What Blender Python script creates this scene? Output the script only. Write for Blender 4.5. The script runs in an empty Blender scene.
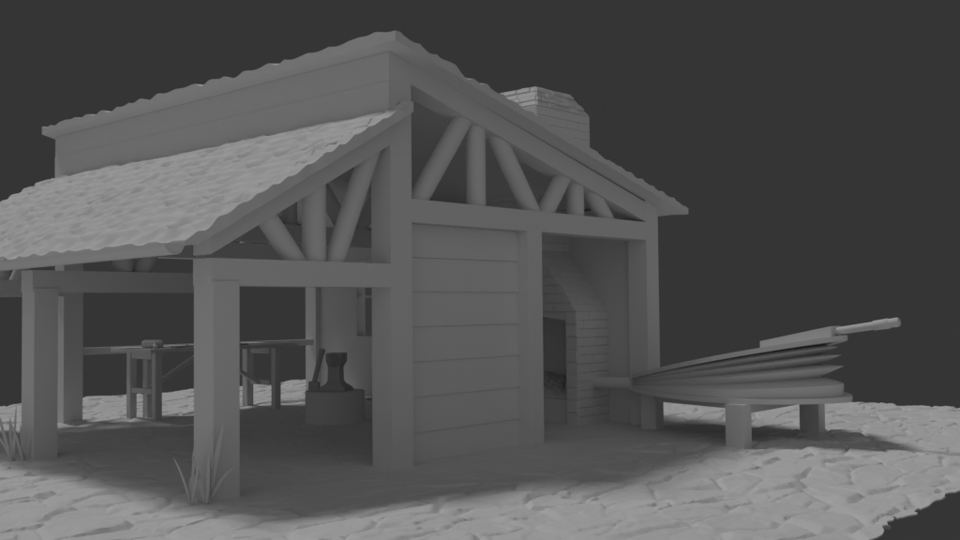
import bpy, bmesh, math, random
import numpy as np
from mathutils import Vector, Matrix
from mathutils.noise import noise as pnoise

random.seed(7)
rng = np.random.RandomState(11)
C = bpy.context.scene.collection
R = math.radians

# ------------------------------------------------------------------ materials
def clay(name, base, rough=0.9, bump=0.0, scale=30.0, var=0.03):
    m = bpy.data.materials.new(name); m.use_nodes = True
    nt = m.node_tree; b = nt.nodes['Principled BSDF']
    b.inputs['Roughness'].default_value = rough
    b.inputs['Specular IOR Level'].default_value = 0.12
    tc = nt.nodes.new('ShaderNodeTexCoord')
    n = nt.nodes.new('ShaderNodeTexNoise'); n.inputs['Scale'].default_value = scale
    n.inputs['Detail'].default_value = 4
    nt.links.new(tc.outputs['Object'], n.inputs['Vector'])
    r = nt.nodes.new('ShaderNodeMapRange')
    r.inputs['To Min'].default_value = base * (1 - var); r.inputs['To Max'].default_value = base * (1 + var)
    nt.links.new(n.outputs['Fac'], r.inputs['Value'])
    nt.links.new(r.outputs['Result'], b.inputs['Base Color'])
    if bump:
        bp = nt.nodes.new('ShaderNodeBump'); bp.inputs['Strength'].default_value = bump
        bp.inputs['Distance'].default_value = 0.01
        nt.links.new(n.outputs['Fac'], bp.inputs['Height'])
        nt.links.new(bp.outputs['Normal'], b.inputs['Normal'])
    return m

M_WOOD = clay('grey_timber', 0.72, var=0.015, scale=6)
M_TILE = clay('grey_shingle', 0.72, var=0.02, scale=12)
M_BRICK = clay('grey_brick', 0.72, bump=0.25, scale=40)
M_STONE = clay('grey_ground', 0.72, bump=0.12, scale=22)
M_IRON = clay('grey_iron', 0.52, rough=0.75)
M_LEATHER = clay('grey_leather', 0.72, rough=0.85)
M_GRASS = clay('grey_grass', 0.62)
M_COAL = clay('grey_coal', 0.62, bump=0.3)

# ------------------------------------------------------------------ helpers
ORIGIN = {}
def tag(o, label, cat, group=None):
    o['label'] = label; o['category'] = cat
    if group: o['group'] = group
    return o

def thing(name, label, cat, loc=(0, 0, 0), group=None):
    o = bpy.data.objects.new(name, None); C.objects.link(o); o.location = loc
    ORIGIN[o] = Vector(loc); o.empty_display_size = 0.2
    return tag(o, label, cat, group)

def obj(name, bm, m, parent=None, smooth=False, bevel=0.0, loc=None, angle=None):
    """link a bmesh given in world coordinates as one object"""
    if bevel:
        es = [e for e in bm.edges if len(e.link_faces) == 2 and e.calc_face_angle(0) > 0.5]
        bmesh.ops.bevel(bm, geom=es, offset=bevel, segments=2, profile=0.5, affect='EDGES')
    org = ORIGIN[parent] if parent is not None else Vector(loc or (0, 0, 0))
    bmesh.ops.translate(bm, verts=bm.verts, vec=-org)
    bmesh.ops.recalc_face_normals(bm, faces=bm.faces)
    me = bpy.data.meshes.new(name); bm.to_mesh(me); bm.free()
    me.materials.append(m)
    o = bpy.data.objects.new(name, me); C.objects.link(o)
    if smooth:
        for p in me.polygons: p.use_smooth = True
        if angle:
            try: me.set_sharp_from_angle(angle=angle)
            except Exception: pass
    if parent is not None: o.parent = parent
    else: o.location = org
    ORIGIN[o] = org
    return o

def box(bm, a, b):
    x0, y0, z0 = a; x1, y1, z1 = b
    vs = [bm.verts.new(p) for p in ((x0, y0, z0), (x1, y0, z0), (x1, y1, z0), (x0, y1, z0),
                                    (x0, y0, z1), (x1, y0, z1), (x1, y1, z1), (x0, y1, z1))]
    for f in ((0, 3, 2, 1), (4, 5, 6, 7), (0, 1, 5, 4), (1, 2, 6, 5), (2, 3, 7, 6), (3, 0, 4, 7)):
        bm.faces.new([vs[i] for i in f])
    return vs

def hexa(bm, pts):
    """8 points: bottom ring 4, top ring 4"""
    vs = [bm.verts.new(p) for p in pts]
    for f in ((0, 3, 2, 1), (4, 5, 6, 7), (0, 1, 5, 4), (1, 2, 6, 5), (2, 3, 7, 6), (3, 0, 4, 7)):
        bm.faces.new([vs[i] for i in f])

def tube(bm, a, b, r0, r1=None, n=28, caps=True):
    r1 = r0 if r1 is None else r1
    a = Vector(a); b = Vector(b); d = (b - a).normalized()
    u = d.cross(Vector((0, 1, 0)) if abs(d.y) < 0.9 else Vector((1, 0, 0))).normalized(); w = d.cross(u)
    A = []; B = []
    for i in range(n):
        t = 2 * math.pi * i / n; e = u * math.cos(t) + w * math.sin(t)
        A.append(bm.verts.new(a + e * r0)); B.append(bm.verts.new(b + e * r1))
    for i in range(n):
        j = (i + 1) % n; bm.faces.new([A[i], A[j], B[j], B[i]])
    if caps: bm.faces.new(A[::-1]); bm.faces.new(B)

def lathe(bm, a, d, prof, n=28):
    """profile list of (distance along d, radius) from point a"""
    a = Vector(a); d = Vector(d).normalized()
    u = d.cross(Vector((0, 1, 0)) if abs(d.y) < 0.9 else Vector((1, 0, 0))).normalized(); w = d.cross(u)
    rings = []
    for s, r in prof:
        rings.append([bm.verts.new(a + d * s + (u * math.cos(2 * math.pi * i / n) + w * math.sin(2 * math.pi * i / n)) * r) for i in range(n)])
    for p, q in zip(rings, rings[1:]):
        for i in range(n):
            j = (i + 1) % n; bm.faces.new([p[i], p[j], q[j], q[i]])
    bm.faces.new(rings[0][::-1]); bm.faces.new(rings[-1])

def prism(bm, outline, z0, z1):
    """outline xy; z0, z1 numbers or functions of (x, y)"""
    f0 = z0 if callable(z0) else (lambda x, y: z0)
    f1 = z1 if callable(z1) else (lambda x, y: z1)
    A = [bm.verts.new((x, y, f0(x, y))) for x, y in outline]
    B = [bm.verts.new((x, y, f1(x, y))) for x, y in outline]
    n = len(A)
    for i in range(n):
        j = (i + 1) % n; bm.faces.new([A[i], A[j], B[j], B[i]])
    bm.faces.new(A[::-1]); bm.faces.new(B)

def bar(bm, a, b, w, h, side=(0, 1, 0)):
    """rectangular bar a->b; w along side, h along the remaining direction"""
    a = Vector(a); b = Vector(b); d = (b - a).normalized()
    s = Vector(side); s = (s - d * s.dot(d)).normalized(); t = d.cross(s)
    pts = []
    for p in (a, b):
        for i, j in ((-1, -1), (1, -1), (1, 1), (-1, 1)):
            pts.append(p + s * (i * w / 2) + t * (j * h / 2))
    hexa(bm, pts)

def grid_mesh(name, X, Y, Z, m, parent=None, closed_under=None, smooth=True, loc=(0, 0, 0), sharp=50):
    """numpy height sheet; closed_under = array of lower z (same shape) makes it a slab"""
    ny, nx = X.shape
    top = np.stack([X, Y, Z], -1).reshape(-1, 3)
    idx = np.arange(ny * nx).reshape(ny, nx)
    q = np.stack([idx[:-1, :-1], idx[:-1, 1:], idx[1:, 1:], idx[1:, :-1]], -1).reshape(-1, 4)
    faces = [q]; verts = top
    if closed_under is not None:
        XU, YU, ZU = closed_under
        bot = np.stack([XU, YU, ZU], -1).reshape(-1, 3); verts = np.concatenate([top, bot]); o = ny * nx
        faces.append(q[:, ::-1] + o)
        def side(l):
            l = np.asarray(l); return np.stack([l[:-1], l[:-1] + o, l[1:] + o, l[1:]], -1)
        faces += [side(idx[0, :]), side(idx[-1, ::-1]), side(idx[::-1, 0]), side(idx[:, -1])]
    org = np.array(ORIGIN[parent]) if parent is not None else np.array(loc, float)
    verts = verts - org
    F = np.concatenate(faces)
    me = bpy.data.meshes.new(name)
    me.from_pydata(verts.tolist(), [], F.tolist()); me.update()
    me.materials.append(m)
    if smooth:
        me.polygons.foreach_set('use_smooth', [True] * len(me.polygons))
        try: me.set_sharp_from_angle(angle=R(sharp))
        except Exception: pass
    o_ = bpy.data.objects.new(name, me); C.objects.link(o_)
    if parent is not None: o_.parent = parent
    else: o_.location = org.tolist()
    ORIGIN[o_] = Vector(org.tolist())
    return o_

def hash2(i, j, k=0):
    v = np.sin(i * 127.1 + j * 311.7 + k * 74.7) * 43758.5453
    return v - np.floor(v)

def vnoise(x, y, k=0):
    xi = np.floor(x); yi = np.floor(y); fx = x - xi; fy = y - yi
    fx = fx * fx * (3 - 2 * fx); fy = fy * fy * (3 - 2 * fy)
    a = hash2(xi, yi, k); b = hash2(xi + 1, yi, k); c = hash2(xi, yi + 1, k); d = hash2(xi + 1, yi + 1, k)
    return (a * (1 - fx) + b * fx) * (1 - fy) + (c * (1 - fx) + d * fx) * fy

# ------------------------------------------------------------------ ground
def stones(x, y, cell, k, bevel, hmax, tilt, off, groove=0):
    gx = x / cell; gy = y / cell
    ix = np.floor(gx); iy = np.floor(gy)
    d1 = np.full(x.shape, 9.0); d2 = np.full(x.shape, 9.0)
    cx = np.zeros(x.shape); cy = np.zeros(x.shape); ci = np.zeros(x.shape); cj = np.zeros(x.shape)
    for a in (-2, -1, 0, 1, 2):
        for b in (-2, -1, 0, 1, 2):
            ii = ix + a; jj = iy + b
            px = ii + 0.08 + 0.84 * hash2(ii, jj, k); py = jj + 0.08 + 0.84 * hash2(ii, jj, k + 1)
            d = np.sqrt((gx - px) ** 2 + (gy - py) ** 2)
            new = d < d1
            d2 = np.where(new, d1, np.minimum(d2, d))
            cx = np.where(new, px, cx); cy = np.where(new, py, cy)
            ci = np.where(new, ii, ci); cj = np.where(new, jj, cj)
            d1 = np.where(new, d, d1)
    e = (d2 - d1) * cell
    tx = (hash2(ci, cj, k + 2) - 0.5) * tilt; ty = (hash2(ci, cj, k + 3) - 0.5) * tilt
    plane = hmax + (hash2(ci, cj, k + 4) - 0.5) * off + (x - cx * cell) * tx + (y - cy * cell) * ty
    if groove:                      # flat slabs parted by thin joints, each at its own height
        return plane - groove * np.clip(1 - e / bevel, 0, 1) ** 1.5
    return np.maximum(np.minimum(plane, e * bevel), 0.0)

def ground_h(x, y):
    wx = x + 0.12 * (vnoise(x * 3.1, y * 3.1, 5) - .5) + 0.02 * (vnoise(x * 9, y * 9, 6) - .5)
    wy = y + 0.12 * (vnoise(x * 3.1, y * 3.1, 8) - .5) + 0.02 * (vnoise(x * 9, y * 9, 9) - .5)
    a = stones(wx * 0.74, wy * 1.08, 0.42, 1, 0.52, 0.029, 0.17, 0.022)
    b = stones(wx * .7 + 3.3, wy * 1.2 + 1.7, 0.24, 21, 0.030, 0.012, 0.16, 0.012, groove=0.006) + 0.5 * stones(wx * .9 + 9, wy * 1.1 + 4, 0.12, 41, 0.02, 0.006, 0.14, 0.006, groove=0.003)
    u = 0.08 * (vnoise(x * 0.45, y * 0.45, 31) - .5) + 0.06 * (vnoise(x * 1.3, y * 1.3, 32) - .5)
    f = 0.005 * (vnoise(x * 14, y * 14, 33) - .5) + 0.002 * (vnoise(x * 33, y * 33, 34) - .5)
    h = a + b * 0.75 + u + f - 0.036
    # trodden earth under the roof is flatter
    inside = np.clip(np.minimum(np.minimum(x + 2.6, 5.4 - x), np.minimum(y + 1.9, 6.6 - y)) * 0.9, 0, 1)
    return h * (1 - 0.72 * inside)

NX, NY = 860, 820
U, V = np.meshgrid(np.linspace(0, 1, NX), np.linspace(0, 1, NY))
yy0 = -4.50 + V * (9.78 + 4.50)
xr = 9.0 + np.clip(-0.9 - yy0, 0, 9) * 0.33
edge_noise = lambda t, k: 0.09 * (vnoise(t * 1.1, t * 0, k) - .5) + 0.10 * (vnoise(t * 4.2, t * 0, k + 1) - .5) + 0.05 * (vnoise(t * 12, t * 0, k + 2) - .5)
X = -7.0 + U * (xr + 7.0) + edge_noise(yy0, 50) * np.clip((U - 0.9) * 10, 0, 1)
Y = yy0 + edge_noise(X, 60) * np.clip((0.1 - V) * 10, 0, 1) + edge_noise(X, 70) * np.clip((V - 0.9) * 10, 0, 1)
Z = ground_h(X, Y)
cxm, cym = 1.0, 2.6
insx = np.clip(np.maximum(np.abs(U - .5), np.abs(V - .5)) * 2 - 0.9, 0, 0.1) / 0.1
under = (X + (cxm - X) * 0.09, Y + (cym - Y) * 0.09, Z * 0 - 0.16)
# the lip is thin, the underside slopes away below it
mx = np.maximum(np.abs(U - .5), np.abs(V - .5)) * 2
XU, YU = X, Y
ZU = np.minimum(Z - 0.010, -0.02) * 0 + Z * np.clip(1 - (1 - mx) * 8, 0, 1) - 0.010 - 0.16 * np.clip((1 - mx) * 4, 0, 1)
gnd = grid_mesh('ground', X, Y, Z, M_STONE, closed_under=(XU, YU, ZU), sharp=34)
gnd['kind'] = 'structure'

# ------------------------------------------------------------------ the shed
W0, W1 = 4.47, 4.75          # right-hand posts
YS = (0.0, 3.27, 6.75)       # the three frames
D = 0.28
shed = thing('forge_shed', 'open timber forge shed with shingled split-level roof, round truss struts and one plank bay', 'building', (0, 0, 0))

def shed_box(name, a, b, bevel=0.012, m=M_WOOD):
    bm = bmesh.new(); box(bm, a, b)
    return obj(name, bm, m, shed, bevel=bevel, smooth=True, angle=R(40))

def roof_low(x): return 3.322 + 0.578 * x       # underside of the lean-to roof
def roof_high(x): return 4.010 - 0.252 * x     # underside of the main roof

for k, y in enumerate(YS):
    # tall posts, right posts, lean-to posts
    for (xa, xb, ya, yb) in (((0, D, y, y + D) if k != 1 else (0.06, D, y + .01, y + 0.24)), (W0, W1, y, y + D)):
        bm = bmesh.new()
        hexa(bm, [(xa, ya, -.06), (xb, ya, -.06), (xb, yb, -.06), (xa, yb, -.06),
                  (xa, ya, roof_high(xa) - .002), (xb, ya, roof_high(xb) - .002), (xb, yb, roof_high(xb) - .002), (xa, yb, roof_high(xa) - .002)])
        obj('post', bm, M_WOOD, shed, bevel=0.012, smooth=True, angle=R(40))
    shed_box('post', (-1.978, y - 0.014, -0.06), (-1.728, y + D - 0.006, 1.762), bevel=0.010)
    # tie beams
    shed_box('tie_beam', (D, y + 0.004, 2.368 if k < 2 else 2.32), (W0, y + D - 0.01, 2.598))
    shed_box('tie_beam', (-1.992, y, 1.724), (0.0, y + D - 0.015, 1.950))
    # rafters
    bm = bmesh.new()
    hexa(bm, [(D, y + .006, 3.735), (W0, y + .006, 2.605), (W0, y + D - .01, 2.605), (D, y + D - .01, 3.735),
              (D, y + .006, roof_high(D) + .006), (W0, y + .006, roof_high(W0) - .028), (W0, y + D - .01, roof_high(W0) - .028), (D, y + D - .01, roof_high(D) - .002)])
    obj('rafter', bm, M_WOOD, shed, bevel=0.012, smooth=True, angle=R(40))
    bm = bmesh.new()
    zb = lambda x: 3.098 + 0.562 * x
    hexa(bm, [(-1.992, y + .004, zb(-1.992)), (0, y + .004, zb(0)), (0, y + D - .02, zb(0)), (-1.992, y + D - .02, zb(-1.992)),
              (-1.992, y + .004, roof_low(-1.992) - .002), (0, y + .004, roof_low(0) - .002), (0, y + D - .02, roof_low(0) - .002), (-1.992, y + D - .02, roof_low(-1.992) - .002)])
    obj('rafter', bm, M_WOOD, shed, bevel=0.010, smooth=True, angle=R(40))
    # round struts, main truss
    yc = y + 0.14; r = 0.105
    for (x0, z0, x1, z1) in ((0.46, 2.56, 1.25, 3.62), (1.375, 2.56, 1.375, 3.55), (1.60, 3.55, 2.36, 2.53),
                             (2.50, 2.54, 2.98, 3.16), (3.145, 2.56, 3.145, 3.06), (3.36, 3.05, 3.83, 2.53)):
        rr = r if x0 < 2.4 else r * 1.0
        bm = bmesh.new(); tube(bm, (x0, yc, z0), (x1, yc, z1), rr)
        obj('strut', bm, M_WOOD, shed, smooth=True, angle=R(50))
    for (x0, z0, x1, z1, rr) in (((-1.42, 2.42, -0.98, 1.88, .095), (-0.82, 1.9, -0.82, 2.72, .108), (-0.625, 1.88, -0.11, 3.10, .096)) if k != 1 else
                                 ((-0.92, 1.9, -0.92, 2.70, .108), (-0.73, 1.88, -0.20, 3.06, .105))):
        bm = bmesh.new(); tube(bm, (x0, yc, z0), (x1, yc, z1), rr)
        obj('strut', bm, M_WOOD, shed, smooth=True, angle=R(50))

# front plank bay with its middle post
shed_box('door_post', (2.05, -0.010, -0.06), (2.305, 0.24, 2.415), bevel=0.012)
bm = bmesh.new()
pz = [-0.06, 0.28, 0.635, 0.985, 1.335, 1.685, 2.03, 2.366]
for i in range(7):
    # each board leans a little, its foot proud of the one below
    a, b = pz[i] + 0.001, pz[i + 1] - 0.001
    hexa(bm, [(D, 0.126, a), (2.05, 0.126, a), (2.05, 0.18, a), (D, 0.18, a), (D, 0.142, b), (2.05, 0.142, b), (2.05, 0.18, b), (D, 0.18, b)])
obj('plank_wall', bm, M_WOOD, shed, bevel=0.003)

# boarded wall above the lean-to roof
bm = bmesh.new()
for (a, b, dx) in ((3.28, 3.719, -0.011), (3.721, 4.008, -0.005)):
    box(bm, (dx, 0.004, a), (-0.0015, YS[2] + D - .002, b)); box(bm, (-0.001, D + .002, a), (0.13, YS[2] - .002, b - .02))
obj('upper_wall', bm, M_WOOD, shed)
# the boards lap the rear post
# right-hand wall with its window
wx0, wx1 = 4.575, 4.70
wy0, wy1, wz0, wz1 = 4.65, 5.81, 1.02, 2.33
wall_top = roof_high(wx1) - 0.01
bm = bmesh.new()
box(bm, (wx0, D, -0.04), (wx1, 3.27, wall_top)); box(bm, (wx0, 3.55, 0.05), (wx1, wy0, wall_top))
box(bm, (wx0, wy1, 0.05), (wx1, 6.75, wall_top))
box(bm, (wx0, wy0, 0.05), (wx1, wy1, wz0)); box(bm, (wx0, wy0, wz1), (wx1, wy1, wall_top))
side = obj('side_wall', bm, M_WOOD, shed)
bm = bmesh.new(); t = 0.035
for (a, b) in (((wy0, wz0), (wy1, wz0 + t)), ((wy0, wz1 - t), (wy1, wz1)), ((wy0, wz0 + t), (wy0 + t, wz1 - t)), ((wy1 - t, wz0 + t), (wy1, wz1 - t))):
    box(bm, (wx0 - 0.015, a[0] + .001, a[1] + .001), (wx1 + 0.05, b[0] - .001, b[1] - .001))
wf = obj('window_frame', bm, M_WOOD, side, bevel=0.003)
bm = bmesh.new(); box(bm, (wx0 + .02, wy0 + t, 1.69), (wx1 - .02, wy1 - t, 1.725))
box(bm, (wx0 + .025, (wy0 + wy1) / 2 - .018, wz0 + t), (wx1 - .025, (wy0 + wy1) / 2 + .018, 1.69))
box(bm, (wx0 + .025, (wy0 + wy1) / 2 - .018, 1.725), (wx1 - .025, (wy0 + wy1) / 2 + .018, wz1 - t))
obj('window_bar', bm, M_WOOD, side)
# rear rail
shed_box('rail', (D, 6.83, 0.885), (W0, 6.93, 0.985), bevel=0.006)

# shingle relief
def shingles(u, v, row, wid, k, amp, deep=0.6):
    """staggered lapped shingles, each dished in the middle; u along the eave, v down the slope (metres)"""
    v = v + 0.07 * (vnoise(u * 1.1, v * 0.9, k + 9) - .5) + 0.05 * (vnoise(u * 3.1, v * 2.6, k + 19) - .5)
    u = u + 0.09 * (vnoise(u * 2.1, v * 2.9, k + 29) - .5)
    r0 = np.floor(v / row)
    g0 = v / row - r0
    lap = np.where(g0 < 0.8, g0 / 0.8, 1 - (g0 - 0.8) / 0.2)
    lap = lap * lap * (3 - 2 * lap)
    dent = np.zeros(u.shape)
    for dr in (-1, 0, 1):
        r = r0 + dr
        uu = u / wid + 0.5 * (r % 2) + 0.35 * (hash2(r, r * 0 + 3, k) - .5)
        t0 = np.floor(uu)
        for dt in (-1, 0, 1):
            ti = t0 + dt
            a, b, c = hash2(ti, r, k + 1), hash2(ti, r, k + 2), hash2(ti, r, k + 3)
            du = (uu - ti - 0.5 - 0.30 * (a - .5)) / (0.44 + 0.16 * b)
            dv = (v / row - r - 0.42 - 0.30 * (b - .5) - 0.22 * du * (a - .3)) / (0.42 + 0.14 * c)
            q = np.clip(1 - du * du - dv * dv, 0, 1)
            dent = np.maximum(dent, (0.30 + 0.85 * c * c) * q ** 1.7)
    hgt = 0.70 + 0.45 * vnoise(u / wid * 0.8, v / row * 0.9, k + 41)
    return amp * (0.55 * hgt * (0.50 + 0.50 * lap) - deep * dent + 0.30 + 0.12 * (deep > .7)) + 0.006 * (vnoise(u * 9, v * 12, k + 5) - .5)

def roof(name, x_top, x_bot, y0, y1, zu, thick, row, wid, k, amp, step=0.02, x_front=None, lift=0.0, calm=0.3, head=0.0, deep=0.6, rag=0.045):
    xt = x_top if x_front is None else x_front
    L = abs(x_bot - xt); slope = math.hypot(1, zu(1) - zu(0))
    nv = int(L * slope / step); nu = int((y1 - y0) / step)
    V_, U_ = np.meshgrid(np.linspace(0, 1, nv), np.linspace(0, 1, nu), indexing='ij')
    YY = y0 + U_ * (y1 - y0)
    x_start = np.where(YY < 0.0, xt, x_top)          # the verge laps over the front of the tall post
    XX = x_start + (x_bot - x_start) * V_
    v = np.abs(XX - xt) * slope; u = YY
    h = shingles(u + 4, v + 0.12, row, wid, k, amp, deep)
    h = np.maximum(h, 0.022 * (V_ > 0.97))
    h = h * (1 - head * np.clip(1 - (v - abs(x_top - xt) * slope) / 0.12, 0, 1) * (YY > 0))
    foot = np.clip((V_ - 0.93) / 0.07, 0, 1) * head
    h = h * (1 - foot) + amp * 0.22 * foot
    tame = np.clip(1 - (YY - y0) / 0.22, 0, 1) ** 1.5 * calm     # the verge tiles are bedded in an even line
    h = h * (1 - tame) + amp * 0.45 * tame
    sg = np.sign(x_bot - xt)
    XX = XX + sg * np.clip((V_ - 0.95) / 0.05, 0, 1) * rag * (vnoise(u / wid * 1.7, u * 0, k + 7) - .4)
    YY = YY + np.where(U_ > .5, 1, -1) * np.clip((np.abs(U_ - .5) * 2 - 0.988) / 0.012, 0, 1) * 0.012 * (vnoise(v / row * 1.3, v * 0, k + 8) - .3)
    base = zu(XX)
    ZT = base + thick + h
    ZB = base + lift * np.clip(vnoise(u * 3.3, v * 0, k + 4) - 0.45, 0, .5) * np.clip((V_ - 0.955) / 0.045, 0, 1)
    ZB = ZB + 0.012 * (vnoise(v * 5, v * 0, k + 14) - .5) * (np.abs(U_ - .5) > .499)
    ZB = np.minimum(ZB, ZT - 0.012)
    o = grid_mesh(name, XX, YY, ZT, M_TILE, parent=shed, closed_under=(XX, YY, ZB), sharp=48)
    bm = bmesh.new(); bm.from_mesh(o.data); bmesh.ops.recalc_face_normals(bm, faces=bm.faces); bm.to_mesh(o.data); bm.free()
    return o

roof('lean_to_roof', 0.0, -2.325, -0.155, 7.13, roof_low, 0.040, 0.205, 0.36, 3, 0.125, x_front=0.16, lift=0.20, calm=0.60, head=0.6, deep=1.15, rag=0.02)
roof('main_roof', -0.15, 5.09, -0.24, 7.14, roof_high, 0.018, 0.25, 0.36, 13, 0.125)

# half-round gutter, falling away from the front
bm = bmesh.new()
n = 18; gy0, gy1 = -0.20, 7.1; ri, ro = 0.074, 0.086
def gz(y): return 2.040 - 0.010 * (y - gy0)
rings = []
for y in (gy0, gy0 + .05, 3.4, gy1):
    ring = []
    for rr, rev in ((ro, False), (ri, True)):
        ang = [math.pi + math.pi * i / n for i in range(n + 1)]
        if rev: ang = ang[::-1]
        ring += [bm.verts.new((-2.445 + rr * math.cos(a), y, gz(y) + rr * math.sin(a) * 1.0)) for a in ang]
    rings.append(ring)
for p, q in zip(rings, rings[1:]):
    m_ = len(p)
    for i in range(m_):
        j = (i + 1) % m_; bm.faces.new([p[i], p[j], q[j], q[i]])
for ring in (rings[0], rings[-1]):
    for i in range(n):
        bm.faces.new([ring[i], ring[i + 1], ring[2 * n + 1 - i - 1], ring[2 * n + 1 - i]])
gut = obj('gutter', bm, M_WOOD, shed, smooth=True, angle=R(40))
bm = bmesh.new()
for y in (gy0 + .006,):                 # stop end
    vs = [bm.verts.new((-2.445 + ri * math.cos(a), y, gz(y) + ri * math.sin(a) * 1.0)) for a in [math.pi + math.pi * i / n for i in range(n + 1)]]
    v2 = [bm.verts.new(v.co + Vector((0, 0.01, 0))) for v in vs]
    bm.faces.new(vs); bm.faces.new(v2[::-1])
    for i in range(len(vs)):
        j = (i + 1) % len(vs); bm.faces.new([vs[i], vs[j], v2[j], v2[i]])
obj('stop_end', bm, M_WOOD, gut)

# ------------------------------------------------------------------ brick forge
forge = thing('brick_forge', 'brick forge hearth with sloping hood and chimney breaking through the roof', 'forge', (4.5, 1.85, 0))
FX0, FX1, FY0, FY1 = 3.90, 5.09, 0.70, 3.00
SY0, SY1 = 1.33, 2.37
BRK = 0
def bricks(bm, p00, p10, p11, p01, rows, blen, out=0.012, gap=0.003, jag=0.005, offs=True):
    """courses of bevelled bricks on the quad p00 (low left) p10 (low right) p11 p01 (top)"""
    global BRK
    p00, p10, p11, p01 = map(Vector, (p00, p10, p11, p01))
    nrm = (p10 - p00).cross(p01 - p00).normalized()
    for r in range(rows):
        t0, t1 = r / rows, (r + 1) / rows
        a0 = p00.lerp(p01, t0); b0 = p10.lerp(p11, t0); a1 = p00.lerp(p01, t1); b1 = p10.lerp(p11, t1)
        Lr = (b0 - a0).length
        cuts = [0.0]; x = blen * (0.5 if r % 2 else 1.0) * random.uniform(.85, 1.1)
        while x < Lr - blen * 0.3: cuts.append(x / Lr); x += blen * random.uniform(.85, 1.15)
        cuts.append(1.0)
        hgt = (a1 - a0).length
        for s0, s1 in zip(cuts, cuts[1:]):
            BRK += 1
            g = gap / max(Lr, 1e-6) / 2; gv = gap / 2 / hgt
            def P(s, t, o):
                return a0.lerp(b0, s).lerp(a1.lerp(b1, s), t) + nrm * o
            o = out + random.uniform(-jag, jag)
            lo = [(s0 + (g if s0 > 0 else 0), gv), (s1 - (g if s1 < 1 else 0), gv), (s1 - (g if s1 < 1 else 0), 1 - gv), (s0 + (g if s0 > 0 else 0), 1 - gv)]
            cs = sum(p[0] for p in lo) / 4
            iw = min(0.3, 0.010 / max((s1 - s0) * Lr, .01)); ih = 0.010 / hgt
            hi = []
            for i, (s, t) in enumerate(lo):
                hi.append((s + (iw * (s1 - s0) if i in (0, 3) else -iw * (s1 - s0)), t + (ih if i in (0, 1) else -ih)))
            A = [bm.verts.new(P(s, t, -0.004)) for s, t in lo]
            Md = [bm.verts.new(P(s, t, o * 0.55)) for s, t in lo]
            jit = [random.uniform(-.003, .003) for _ in range(4)]
            B = [bm.verts.new(P(s, t, o + j)) for (s, t), j in zip(hi, jit)]
            for p, q in ((A, Md), (Md, B)):
                for i in range(4):
                    j = (i + 1) % 4; bm.faces.new([p[i], p[j], q[j], q[i]])
            bm.faces.new(B); bm.faces.new(A[::-1])

I = 0.014   # core is set back behind the brick faces
bm = bmesh.new()
ZH = 1.45; ZT_ = 0.30
box(bm, (FX0 + I, FY0 + I, -.05), (FX1 - I, 0.88 - I, ZH))            # side cheeks
box(bm, (FX0 + I, 2.82 + I, -.05), (FX1 - I, FY1 - I, ZH))
box(bm, (4.93, 0.88 - I, -.05), (FX1 - I, 2.82 + I, ZH))              # back
box(bm, (3.955, 0.88 - I, -.05), (4.93, 2.82 + I, ZT_))               # hearth base
hexa(bm, [(FX0 + I, 0.88 - I, 1.33), (4.10, 0.88 - I, 1.33), (4.10, 1.45, 1.41), (FX0 + I, 1.45, 1.41),
          (FX0 + I, 0.88 - I, ZH), (4.10, 0.88 - I, ZH), (4.10, 1.45, ZH), (FX0 + I, 1.45, ZH)])
box(bm, (FX0 + I, 1.45, 1.41), (4.10, 2.25, ZH))
hexa(bm, [(FX0 + I, 2.25, 1.41), (4.10, 2.25, 1.41), (4.10, 2.82 + I, 1.33), (FX0 + I, 2.82 + I, 1.33),
          (FX0 + I, 2.25, ZH), (4.10, 2.25, ZH), (4.10, 2.82 + I, ZH), (FX0 + I, 2.82 + I, ZH)])
q = 0.006
bricks(bm, (FX0, FY0, -.02), (FX1, FY0, -.02), (FX1, FY0, ZH), (FX0, FY0, ZH), 13, 0.25)
bricks(bm, (FX0, 0.88, -.02), (FX0, FY0, -.02), (FX0, FY0, ZH), (FX0, 0.88, ZH), 9, 0.30)
bricks(bm, (FX0, FY1, -.02), (FX0, 2.82, -.02), (FX0, 2.82, ZH), (FX0, FY1, ZH), 9, 0.30)
bricks(bm, (FX1, FY1, -.02), (FX0, FY1, -.02), (FX0, FY1, ZH), (FX1, FY1, ZH), 13, 0.25)
bricks(bm, (FX1, FY0, -.02), (FX1, FY1, -.02), (FX1, FY1, ZH), (FX1, FY0, ZH), 13, 0.25)
bricks(bm, (4.93, 2.82, .30), (4.93, .88, .30), (4.93, .88, 1.42), (4.93, 2.82, 1.42), 10, 0.25)
obj('hearth', bm, M_BRICK, forge)
bm = bmesh.new()
ZS = 2.27
hexa(bm, [(FX0 + I, FY0 + I, ZH), (FX1 - I, FY0 + I, ZH), (FX1 - I, FY1 - I, ZH), (FX0 + I, FY1 - I, ZH),
          (FX0 + I, SY0 + I, ZS), (FX1 - I, SY0 + I, ZS), (FX1 - I, SY1 - I, ZS), (FX0 + I, SY1 - I, ZS)])
bricks(bm, (FX0, FY0, ZH), (FX1, FY0, ZH), (FX1, SY0, ZS), (FX0, SY0, ZS), 9, 0.25)
bricks(bm, (FX0, FY1, ZH), (FX0, FY0, ZH), (FX0, SY0, ZS), (FX0, SY1, ZS), 7, 0.26)
bricks(bm, (FX1, FY1, ZH), (FX0, FY1, ZH), (FX0, SY1, ZS), (FX1, SY1, ZS), 9, 0.25)
bricks(bm, (FX1, FY0, ZH), (FX1, FY1, ZH), (FX1, SY1, ZS), (FX1, SY0, ZS), 7, 0.26)
obj('hood', bm, M_BRICK, forge)
bm = bmesh.new()
zc, zt, ix, iy = 4.22, 4.53, 0.22, 0.19
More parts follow.
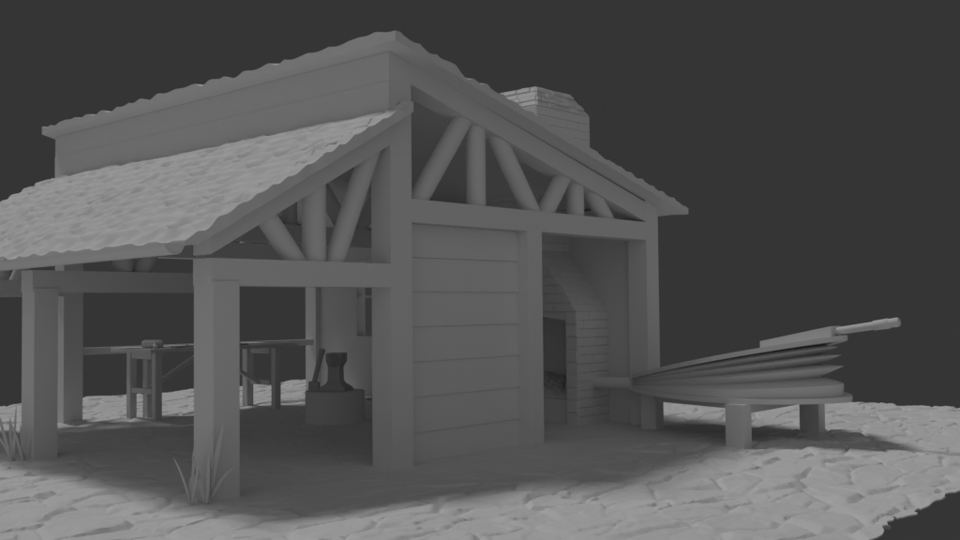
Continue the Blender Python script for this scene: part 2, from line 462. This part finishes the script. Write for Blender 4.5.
TX0, TX1, TY0, TY1 = FX0 + ix, FX1 - ix, SY0 + iy, SY1 - iy
box(bm, (FX0 + I, SY0 + I, ZS), (FX1 - I, SY1 - I, zc))
hexa(bm, [(FX0 + I, SY0 + I, zc), (FX1 - I, SY0 + I, zc), (FX1 - I, SY1 - I, zc), (FX0 + I, SY1 - I, zc),
          (TX0 + I, TY0 + I, zt), (TX1 - I, TY0 + I, zt), (TX1 - I, TY1 - I, zt), (TX0 + I, TY1 - I, zt)])
a00, a10, a11, a01 = (FX0, SY0), (FX1, SY0), (FX1, SY1), (FX0, SY1)
t00, t10, t11, t01 = (TX0, TY0), (TX1, TY0), (TX1, TY1), (TX0, TY1)
for p, q_, tp, tq in ((a00, a10, t00, t10), (a01, a00, t01, t00), (a11, a01, t11, t01), (a10, a11, t10, t11)):
    bricks(bm, (*p, ZS), (*q_, ZS), (*q_, zc), (*p, zc), 17, 0.26)
    bricks(bm, (*p, zc), (*q_, zc), (*tq, zt), (*tp, zt), 4, 0.26, out=0.018, jag=0.008, gap=0.010)
bricks(bm, (*t00, zt), (*t10, zt), (*t11, zt), (*t01, zt), 5, 0.26, out=0.012)
obj('chimney', bm, M_BRICK, forge)
# heaped coals
gx, gy = np.meshgrid(np.linspace(3.97, 4.92, 60), np.linspace(0.9, 2.8, 110))
hz = 0.335 + 0.24 * np.clip((gx - 3.97) / 0.45, 0, 1) ** 0.7 * np.clip(1 - np.abs(gy - 1.85) / 1.6, 0, 1) + stones(gx, gy, 0.11, 91, 0.9, 0.05, .6, .04) * 0.9 + 0.03 * vnoise(gx * 6, gy * 6, 3)
grid_mesh('coal_bed', gx, gy, hz, M_COAL, parent=forge, closed_under=(gx, gy, hz * 0 + 0.302))

# ------------------------------------------------------------------ bellows on their stand
BX = 4.27
def pear(n=72, nose_y=0.10, end_y=-2.70, half=1.06, nose_w=0.09):
    pts = []
    L_ = nose_y - end_y
    for i in range(n):
        t = 2 * math.pi * i / n
        c = math.cos(t)                       # 1 = nose, -1 = rear
        yy = nose_y - L_ * (1 - c) / 2
        s = (nose_y - yy) / L_
        w = (math.sin(math.pi * min(1, s)) ** 0.62) * (0.60 + 0.50 * s) if 0 < s < 1 else 0
        w = half * w / 1.0
        w = max(w, nose_w * (1 if s < .2 else 0))
        pts.append((BX + math.copysign(w, math.sin(t)) if abs(math.sin(t)) > 1e-6 else BX, yy))
    return pts
OUT = pear()
def scaled(out, k, cx=BX, cy=-0.15):
    return [(cx + (x - cx) * k, cy + (y - cy) * k) for x, y in out]

stand = thing('bellows_stand', 'low three-legged timber stand under the forge bellows', 'stand', (BX, -1.2, 0))
def stand_box(name, a, b, bevel=.006):
    bm = bmesh.new(); box(bm, a, b); obj(name, bm, M_WOOD, stand, bevel=bevel, smooth=True, angle=R(40))
stand_box('leg', (3.27, -1.95, -.06), (3.455, -1.74, 0.452))
stand_box('leg', (5.09, -1.98, -.06), (5.27, -1.74, 0.452))
stand_box('leg', (4.14, -0.31, -.06), (4.32, -0.10, 0.452))
bm = bmesh.new()
box(bm, (3.455, -1.90, 0.345), (5.09, -1.79, 0.450))
obj('cross_rail', bm, M_WOOD, stand, bevel=.006)
bm = bmesh.new()
hexa(bm, [(3.33, -1.738, .402), (3.43, -1.738, .402), (4.24, -.312, .335), (4.15, -.312, .335), (3.33, -1.738, .450), (3.43, -1.738, .450), (4.24, -.312, .450), (4.15, -.312, .450)])
obj('side_rail', bm, M_WOOD, stand, bevel=.006)
bm = bmesh.new()
hexa(bm, [(5.11, -1.738, .402), (5.21, -1.738, .402), (4.31, -.312, .335), (4.22, -.312, .335), (5.11, -1.738, .450), (5.21, -1.738, .450), (4.31, -.312, .450), (4.22, -.312, .450)][::-1])
obj('side_rail', bm, M_WOOD, stand, bevel=.006)

bel = thing('bellows', 'large pear-shaped leather forge bellows with a pleated body and long pump handle', 'bellows', (BX, -1.2, 0.452))
bm = bmesh.new(); prism(bm, OUT, 0.453, 0.512)
obj('lower_board', bm, M_WOOD, bel, bevel=.012, smooth=True, angle=R(40))
HY = 0.02
K_TOP = 0.197; Z_TOP = 0.60
def ring_z(z0, k): return lambda x, y: z0 + k * max(0.0, HY - y)
bm = bmesh.new()
prism(bm, scaled(OUT, 0.985), ring_z(Z_TOP, K_TOP), ring_z(Z_TOP + 0.052, K_TOP))
obj('upper_board', bm, M_WOOD, bel, bevel=.010, smooth=True, angle=R(40))
rings = [(0.514, 0.0, .962), (0.516, .048, .964), (0.518, .052, .950), (0.528, .076, .860), (0.543, .112, .968), (0.553, .126, .860),
         (0.565, .152, .956), (0.574, .163, .858), (0.586, .181, .940), (0.599, .194, .88)]
bm = bmesh.new(); prev = None
for (z0, k, s) in rings:
    f = ring_z(z0, k)
    cur = [bm.verts.new((x, y, f(x, y))) for x, y in scaled(OUT, s)]
    if prev:
        for i in range(len(cur)):
            j = (i + 1) % len(cur); bm.faces.new([prev[i], prev[j], cur[j], cur[i]])
    else: bm.faces.new(cur[::-1])
    prev = cur
bm.faces.new(prev)
obj('pleated_leather', bm, M_LEATHER, bel, smooth=True, angle=R(38))
# weight board and pump handle
zt2 = lambda y: Z_TOP + 0.052 + K_TOP * (HY - y)
bm = bmesh.new()
ya, yb = -1.72, -2.56
hexa(bm, [(BX - .13, yb, zt2(yb) + .001), (BX + .13, yb, zt2(yb) + .001), (BX + .13, ya, zt2(ya) + .001), (BX - .13, ya, zt2(ya) + .001),
          (BX - .13, yb, zt2(yb) + .120), (BX + .13, yb, zt2(yb) + .120), (BX + .13, ya, zt2(ya) + .108), (BX - .13, ya, zt2(ya) + .108)])
obj('weight_block', bm, M_WOOD, bel, bevel=.006)
hd = Vector((0, -1, 0.155)).normalized()
h0 = Vector((BX, -2.545, zt2(-2.55) + .060))
bm = bmesh.new(); lathe(bm, h0, hd, [(0, .041), (.47, .044)])
hnd = obj('handle', bm, M_WOOD, bel, smooth=True, angle=R(40))
bm = bmesh.new(); lathe(bm, h0, hd, [(.43, .044), (.44, .052), (.60, .055), (.61, .047), (.69, .050), (.71, .042), (.72, .02)])
obj('grip', bm, M_WOOD, hnd, smooth=True, angle=R(40))
bm = bmesh.new(); lathe(bm, (BX, 0.75, 0.515), (0, -1, 0.02), [(0, .075), (.50, .080), (.60, .085), (.66, .080), (.72, .05)])
obj('nozzle_pipe', bm, M_LEATHER, bel, smooth=True, angle=R(40))

# ------------------------------------------------------------------ workbench
bench = thing('workbench', 'long timber workbench with braced legs at the open rear of the shed', 'workbench', (1.85, 6.0, 0))
def bpart(name, fn, bevel=.006):
    bm = bmesh.new(); fn(bm); obj(name, bm, M_WOOD, bench, bevel=bevel)
TZ = 0.985
bpart('tabletop', lambda b: box(b, (0.60, 5.46, TZ - .05), (3.10, 6.56, TZ)))
for (x, y, w) in ((0.77, 5.63, .10), (0.75, 6.28, .10), (0.98, 6.22, .12), (2.74, 5.56, .10), (2.70, 6.24, .12)):
    bpart('leg', lambda b: box(b, (x, y, -.05), (x + w, y + w, TZ - .052)))
for x in (0.765, 2.745):
    bpart('end_rail', lambda b: box(b, (x, 5.735, TZ - .15), (x + .08, 6.278 if x < 1 else 6.218, TZ - .053)))
    bpart('stretcher', lambda b: box(b, (x, 5.735, .35), (x + .08, 6.278 if x < 1 else 6.218, .42)))
bpart('brace', lambda b: bar(b, (0.86, 5.98, .40), (1.72, 5.98, TZ - .10), .07, .055))
bpart('brace', lambda b: bar(b, (2.72, 5.98, .38), (1.88, 5.98, TZ - .10), .07, .055))
bpart('brace_block', lambda b: box(b, (1.68, 5.90, TZ - .12), (1.92, 6.06, TZ - .052)))

# things lying on the bench
mal = thing('mallet', 'stubby faceted mallet lying on the end of the workbench next to the rear corner post', 'mallet', (0.86, 5.80, TZ))
bm = bmesh.new()
hv = Vector((0.67, -0.74, 0)).normalized()
hc = Vector((0.84, 5.83, TZ + .060))
u = Vector((hv.y, -hv.x, 0))
prof = [(-.145, .040), (-.105, .062), (.105, .062), (.145, .040)]
rs = []
for s, r_ in prof:
    rs.append([bm.verts.new(hc + hv * s + u * (math.cos(math.pi / 8 + k_ * math.pi / 4) * r_ * 1.02) + Vector((0, 0, math.sin(math.pi / 8 + k_ * math.pi / 4) * r_))) for k_ in range(8)])
for p, q_ in zip(rs, rs[1:]):
    for i in range(8):
        j = (i + 1) % 8; bm.faces.new([p[i], p[j], q_[j], q_[i]])
bm.faces.new(rs[0][::-1]); bm.faces.new(rs[-1])
obj('head', bm, M_WOOD, mal, bevel=.004)
bm = bmesh.new(); lathe(bm, hc + Vector((.02, 0, -.004)), Vector((-.42, -.9, -.10)), [(0, .022), (.30, .027), (.31, .020)])
obj('handle', bm, M_WOOD, mal, smooth=True, angle=R(40))

def tongs(x, y, rot, label):
    t = thing('tongs', label, 'tongs', (x, y, TZ), group='small tools on the workbench')
    rm = Matrix.Rotation(rot, 4, 'Z')
    for s in (1, -1):
        bm = bmesh.new()
        pts = [(-.30, .035 * s), (-.05, .022 * s), (0, 0), (.06, -.03 * s), (.13, -.012 * s)]
        for a, b in zip(pts, pts[1:]):
            pa = Vector((x, y, TZ + .014)) + (rm @ Vector((a[0], a[1], 0.003 * s))); pb = Vector((x, y, TZ + .014)) + (rm @ Vector((b[0], b[1], .003 * s)))
            tube(bm, pa, pb, .011, n=10)
        obj('jaw_arm', bm, M_IRON, t, smooth=True, angle=R(50))
    bm = bmesh.new(); tube(bm, (x, y, TZ + .001), (x, y, TZ + .036), .018, n=12); obj('rivet', bm, M_IRON, t, smooth=True, angle=R(50))
tongs(1.32, 5.72, R(20), 'dark iron tongs lying beside the mallet on the workbench')
tongs(2.22, 5.74, R(-35), 'iron tongs lying with spread arms on the middle of the workbench')
ch = thing('small_hammer', 'small short-handled hammer on the workbench beyond the first tongs', 'hammer', (1.60, 5.72, TZ), group='small tools on the workbench')
bm = bmesh.new(); box(bm, (1.56, 5.65, TZ + .001), (1.61, 5.78, TZ + .048)); obj('head', bm, M_IRON, ch, bevel=.006)
bm = bmesh.new(); tube(bm, (1.60, 5.715, TZ + .025), (1.86, 5.76, TZ + .018), .013, n=12); obj('handle', bm, M_WOOD, ch, smooth=True, angle=R(50))

# ------------------------------------------------------------------ stump, anvil, hammer
SX, SY = 2.17, 3.46
bm = bmesh.new(); lathe(bm, (SX, SY, -.05), (0, 0, 1), [(0, .398), (.462, .396), (.47, .390)], n=56)
stump = obj('stump', bm, M_WOOD, smooth=True, angle=R(35), loc=(SX, SY, 0))
tag(stump, 'round timber block standing on the shed floor under the anvil', 'stump')
SZ = 0.42
anv = thing('anvil', 'heavy iron anvil with narrow waist and flared foot on the round block', 'anvil', (SX + .03, SY + .02, SZ))
vd = Vector((-0.64, -0.77, 0)).normalized()                    # towards the front of the shed
ax = (Matrix.Rotation(R(-20), 3, 'Z') @ vd).normalized(); sx = Vector((-ax.y, ax.x, 0))
A0 = Vector((SX + .03, SY + .02, SZ))
bm = bmesh.new()
def rect(l0, l1, w, z): return [A0 + ax * l0 - sx * w + Vector((0, 0, z)), A0 + ax * l1 - sx * w + Vector((0, 0, z)), A0 + ax * l1 + sx * w + Vector((0, 0, z)), A0 + ax * l0 + sx * w + Vector((0, 0, z))]
secs = [(-.17, .17, .185, .002), (-.17, .17, .185, .030), (-.15, .15, .155, .060), (-.11, .11, .110, .09), (-.085, .085, .086, .13), (-.080, .080, .082, .31),
        (-.13, .08, .100, .37), (-.15, .09, .108, .39), (-.15, .09, .108, .50)]
prev = None
for s in secs:
    cur = [bm.verts.new(p) for p in rect(*s)]
    if prev:
        for i in range(4):
            j = (i + 1) % 4; bm.faces.new([prev[i], prev[j], cur[j], cur[i]])
    else: bm.faces.new(cur[::-1])
    prev = cur
bm.faces.new(prev)
obj('body', bm, M_IRON, anv, bevel=.008, smooth=True, angle=R(35))
bm = bmesh.new(); rr_ = []
for k_, (l, r_, dz) in enumerate([(.088, .088, .405), (.15, .076, .415), (.22, .052, .435), (.28, .022, .458), (.30, .008, .466)]):
    rr_.append([bm.verts.new(A0 + ax * l + sx * (math.cos(a_) * r_) + Vector((0, 0, dz + math.sin(a_) * min(r_, .495 - dz if math.sin(a_) > 0 else r_)))) for a_ in [2 * math.pi * i / 20 for i in range(20)]])
for p, q_ in zip(rr_, rr_[1:]):
    for i in range(20):
        j = (i + 1) % 20; bm.faces.new([p[i], p[j], q_[j], q_[i]])
bm.faces.new(rr_[0][::-1]); bm.faces.new(rr_[-1])
obj('horn', bm, M_IRON, anv, smooth=True, angle=R(50))

ham = thing('sledge_hammer', 'sledge hammer standing on its head beside the anvil, handle leaning up', 'hammer', (SX - .22, SY + .10, SZ))
hr = Vector((0.67, -0.74, 0))
H0 = Vector((SX, SY, SZ)) - hr * .285 - vd * (-.03)
bm = bmesh.new()
hb = [H0 + hr * a + vd * b + Vector((0, 0, c)) for (a, b, c) in ((-.075, .05, .003), (.055, .07, .003), (.075, -.05, .003), (-.06, -.07, .003), (-.07, .05, .125), (.065, .07, .115), (.08, -.05, .115), (-.055, -.07, .125))]
hexa(bm, hb); obj('head', bm, M_IRON, ham, bevel=.012, smooth=True, angle=R(40))
bm = bmesh.new(); a_ = H0 + Vector((0, 0, .10)); b_ = a_ + hr * .115 + Vector((0, 0, .46))
lathe(bm, a_, b_ - a_, [(0, .034), (.39, .036), (.395, .043), (.475, .043)], n=14)
obj('handle', bm, M_IRON, ham, smooth=True, angle=R(40))

# ------------------------------------------------------------------ grass tufts
rvec = Vector((0.671, -0.741, 0)); fvec = Vector((0.741, 0.671, 0))
def blade(bm, base, tip, w, bow, seg=9):
    base = Vector(base); tip = Vector(tip)
    d = tip - base; side = (rvec * random.uniform(.8, 1) + fvec * random.uniform(-.45, .45)).normalized()
    L_, Cn, R_ = [], [], []
    for i in range(seg + 1):
        t = i / seg
        p = base + d * t + Vector((0, 0, bow * math.sin(math.pi * t))) 
        ww = 1.6 * w * (0.6 + 1.1 * t) * (1 - t) ** 0.7 if t < 1 else 0.0
        ww = max(ww, 0.0008)
        n_ = side.cross(d).normalized()
        L_.append(bm.verts.new(p - side * ww)); R_.append(bm.verts.new(p + side * ww)); Cn.append(bm.verts.new(p + n_ * ww * .35)); 
    B_ = [bm.verts.new(c.co + side.cross(d).normalized() * -0.006 * (1 - i / seg)) for i, c in enumerate(Cn)]
    for i in range(seg):
        for P_, Q_ in ((L_, Cn), (Cn, R_), (R_, B_), (B_, L_)):
            bm.faces.new([P_[i], Q_[i], Q_[i + 1], P_[i + 1]])
def tuft(loc, pxm, blades, label):
    bm = bmesh.new()
    g = float(ground_h(np.array([loc[0]]), np.array([loc[1]]))[0])
    for (bx, tx, tz, w, bow, dep) in blades:
        b = Vector(loc) + rvec * (bx / pxm) + Vector((0, 0, g - .03)) + fvec * random.uniform(-.03, .03)
        t = Vector(loc) + rvec * (tx / pxm) + fvec * dep + Vector((0, 0, g + tz / pxm))
        blade(bm, b, t, w, bow)
    o = obj('grass_tuft', bm, M_GRASS, loc=loc, smooth=True, angle=R(60)); tag(o, label, 'grass tuft', 'grass tufts by the lean-to posts')
# (base px, tip px across, tip px up, half width, bow, depth)
tuft((-2.10, 0.0, 0.05), 122, [(-8, -24, 42, .010, .04, -.05), (-7, -5, 58, .013, .0, .02), (-6, 1, 38, .012, .0, -.04), (-3, -8, 45, .013, .03, .05), (6, -7, 42, .013, .04, .0),
                              (8, 12, 68, .015, .0, .03), (8, 24, 74, .018, .02, .0), (7, 11, 45, .018, .0, -.05), (9, 47, 30, .013, .10, .04), (10, 8, 30, .012, .0, .0), (-9, -9, 22, .010, .0, .0)],
     'tall grass tuft, one blade bent far over, by the front lean-to post')
tuft((-2.10, 3.34, 0.02), 104, [(-6, -21, 54, .014, .0, -.04), (-5, -26, 30, .012, .03, .0), (-6, -10, 44, .016, .0, .03), (-5, -2, 57, .012, .02, .0), (6, -9, 40, .014, .03, .0),
                             (6, 4, 37, .012, .0, -.04), (7, 14, 32, .010, .02, .02), (5, -4, 30, .015, .0, .03), (-4, -8, 25, .015, .0, .0)],
     'grass tuft with upright blades at the foot of the second lean-to post')

# ------------------------------------------------------------------ world, sun, camera
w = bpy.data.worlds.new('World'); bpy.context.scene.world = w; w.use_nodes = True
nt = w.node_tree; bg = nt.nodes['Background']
tc = nt.nodes.new('ShaderNodeTexCoord')
def fill_blob(direction, lo, hi, gain):
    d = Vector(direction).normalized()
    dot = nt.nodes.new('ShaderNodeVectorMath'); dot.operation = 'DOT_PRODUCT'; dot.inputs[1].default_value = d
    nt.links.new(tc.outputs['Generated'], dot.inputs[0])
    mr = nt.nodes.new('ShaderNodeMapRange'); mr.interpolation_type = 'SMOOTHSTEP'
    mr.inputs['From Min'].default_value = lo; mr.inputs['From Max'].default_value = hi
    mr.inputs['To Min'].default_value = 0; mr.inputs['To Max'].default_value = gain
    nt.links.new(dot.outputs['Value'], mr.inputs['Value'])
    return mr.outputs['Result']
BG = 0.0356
b1 = fill_blob((-0.50, -0.80, 0.30), 0.2, 1.0, 0.180)  # unseen soft fill added to the grey world, behind the camera
b2 = fill_blob((-0.96, 0.20, 0.15), 0.25, 1.0, 0.085)  # weaker added fill area out of view on the left
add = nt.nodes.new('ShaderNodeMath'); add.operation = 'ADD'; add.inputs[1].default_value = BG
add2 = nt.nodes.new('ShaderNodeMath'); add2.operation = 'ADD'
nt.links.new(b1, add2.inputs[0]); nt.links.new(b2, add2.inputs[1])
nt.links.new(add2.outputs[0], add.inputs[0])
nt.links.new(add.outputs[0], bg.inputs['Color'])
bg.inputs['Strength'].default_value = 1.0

sd = bpy.data.lights.new('sun', 'SUN'); sd.energy = 1.13; sd.angle = R(10.5)
so = bpy.data.objects.new('sun', sd); C.objects.link(so)
to = Vector((0.10, -0.54, -1.0))
so.rotation_euler = to.to_track_quat('-Z', 'Y').to_euler()

cam = bpy.data.cameras.new('camera'); co = bpy.data.objects.new('camera', cam); C.objects.link(co)
yaw, pitch, roll, f = 0.834785, 0.035389, -0.009381, 1012.546591
fw = Vector((math.sin(yaw) * math.cos(pitch), math.cos(yaw) * math.cos(pitch), math.sin(pitch)))
r_ = Vector((math.cos(yaw), -math.sin(yaw), 0)); u_ = r_.cross(fw)
r2 = r_ * math.cos(roll) + u_ * math.sin(roll); u2 = u_ * math.cos(roll) - r_ * math.sin(roll)
co.matrix_world = Matrix(((r2.x, u2.x, -fw.x, -6.628946), (r2.y, u2.y, -fw.y, -7.155854), (r2.z, u2.z, -fw.z, 1.537865), (0, 0, 0, 1)))
cam.sensor_width = 36; cam.lens = 36 * f / 960; cam.clip_start = 0.05; cam.clip_end = 500
sc = bpy.context.scene; sc.camera = co
sc.view_settings.view_transform = 'Standard'; sc.view_settings.look = 'None'
sc.view_settings.exposure = 0; sc.view_settings.gamma = 1
sc.cycles.use_denoising = True
sc.cycles.max_bounces = 6
print('bricks', BRK)
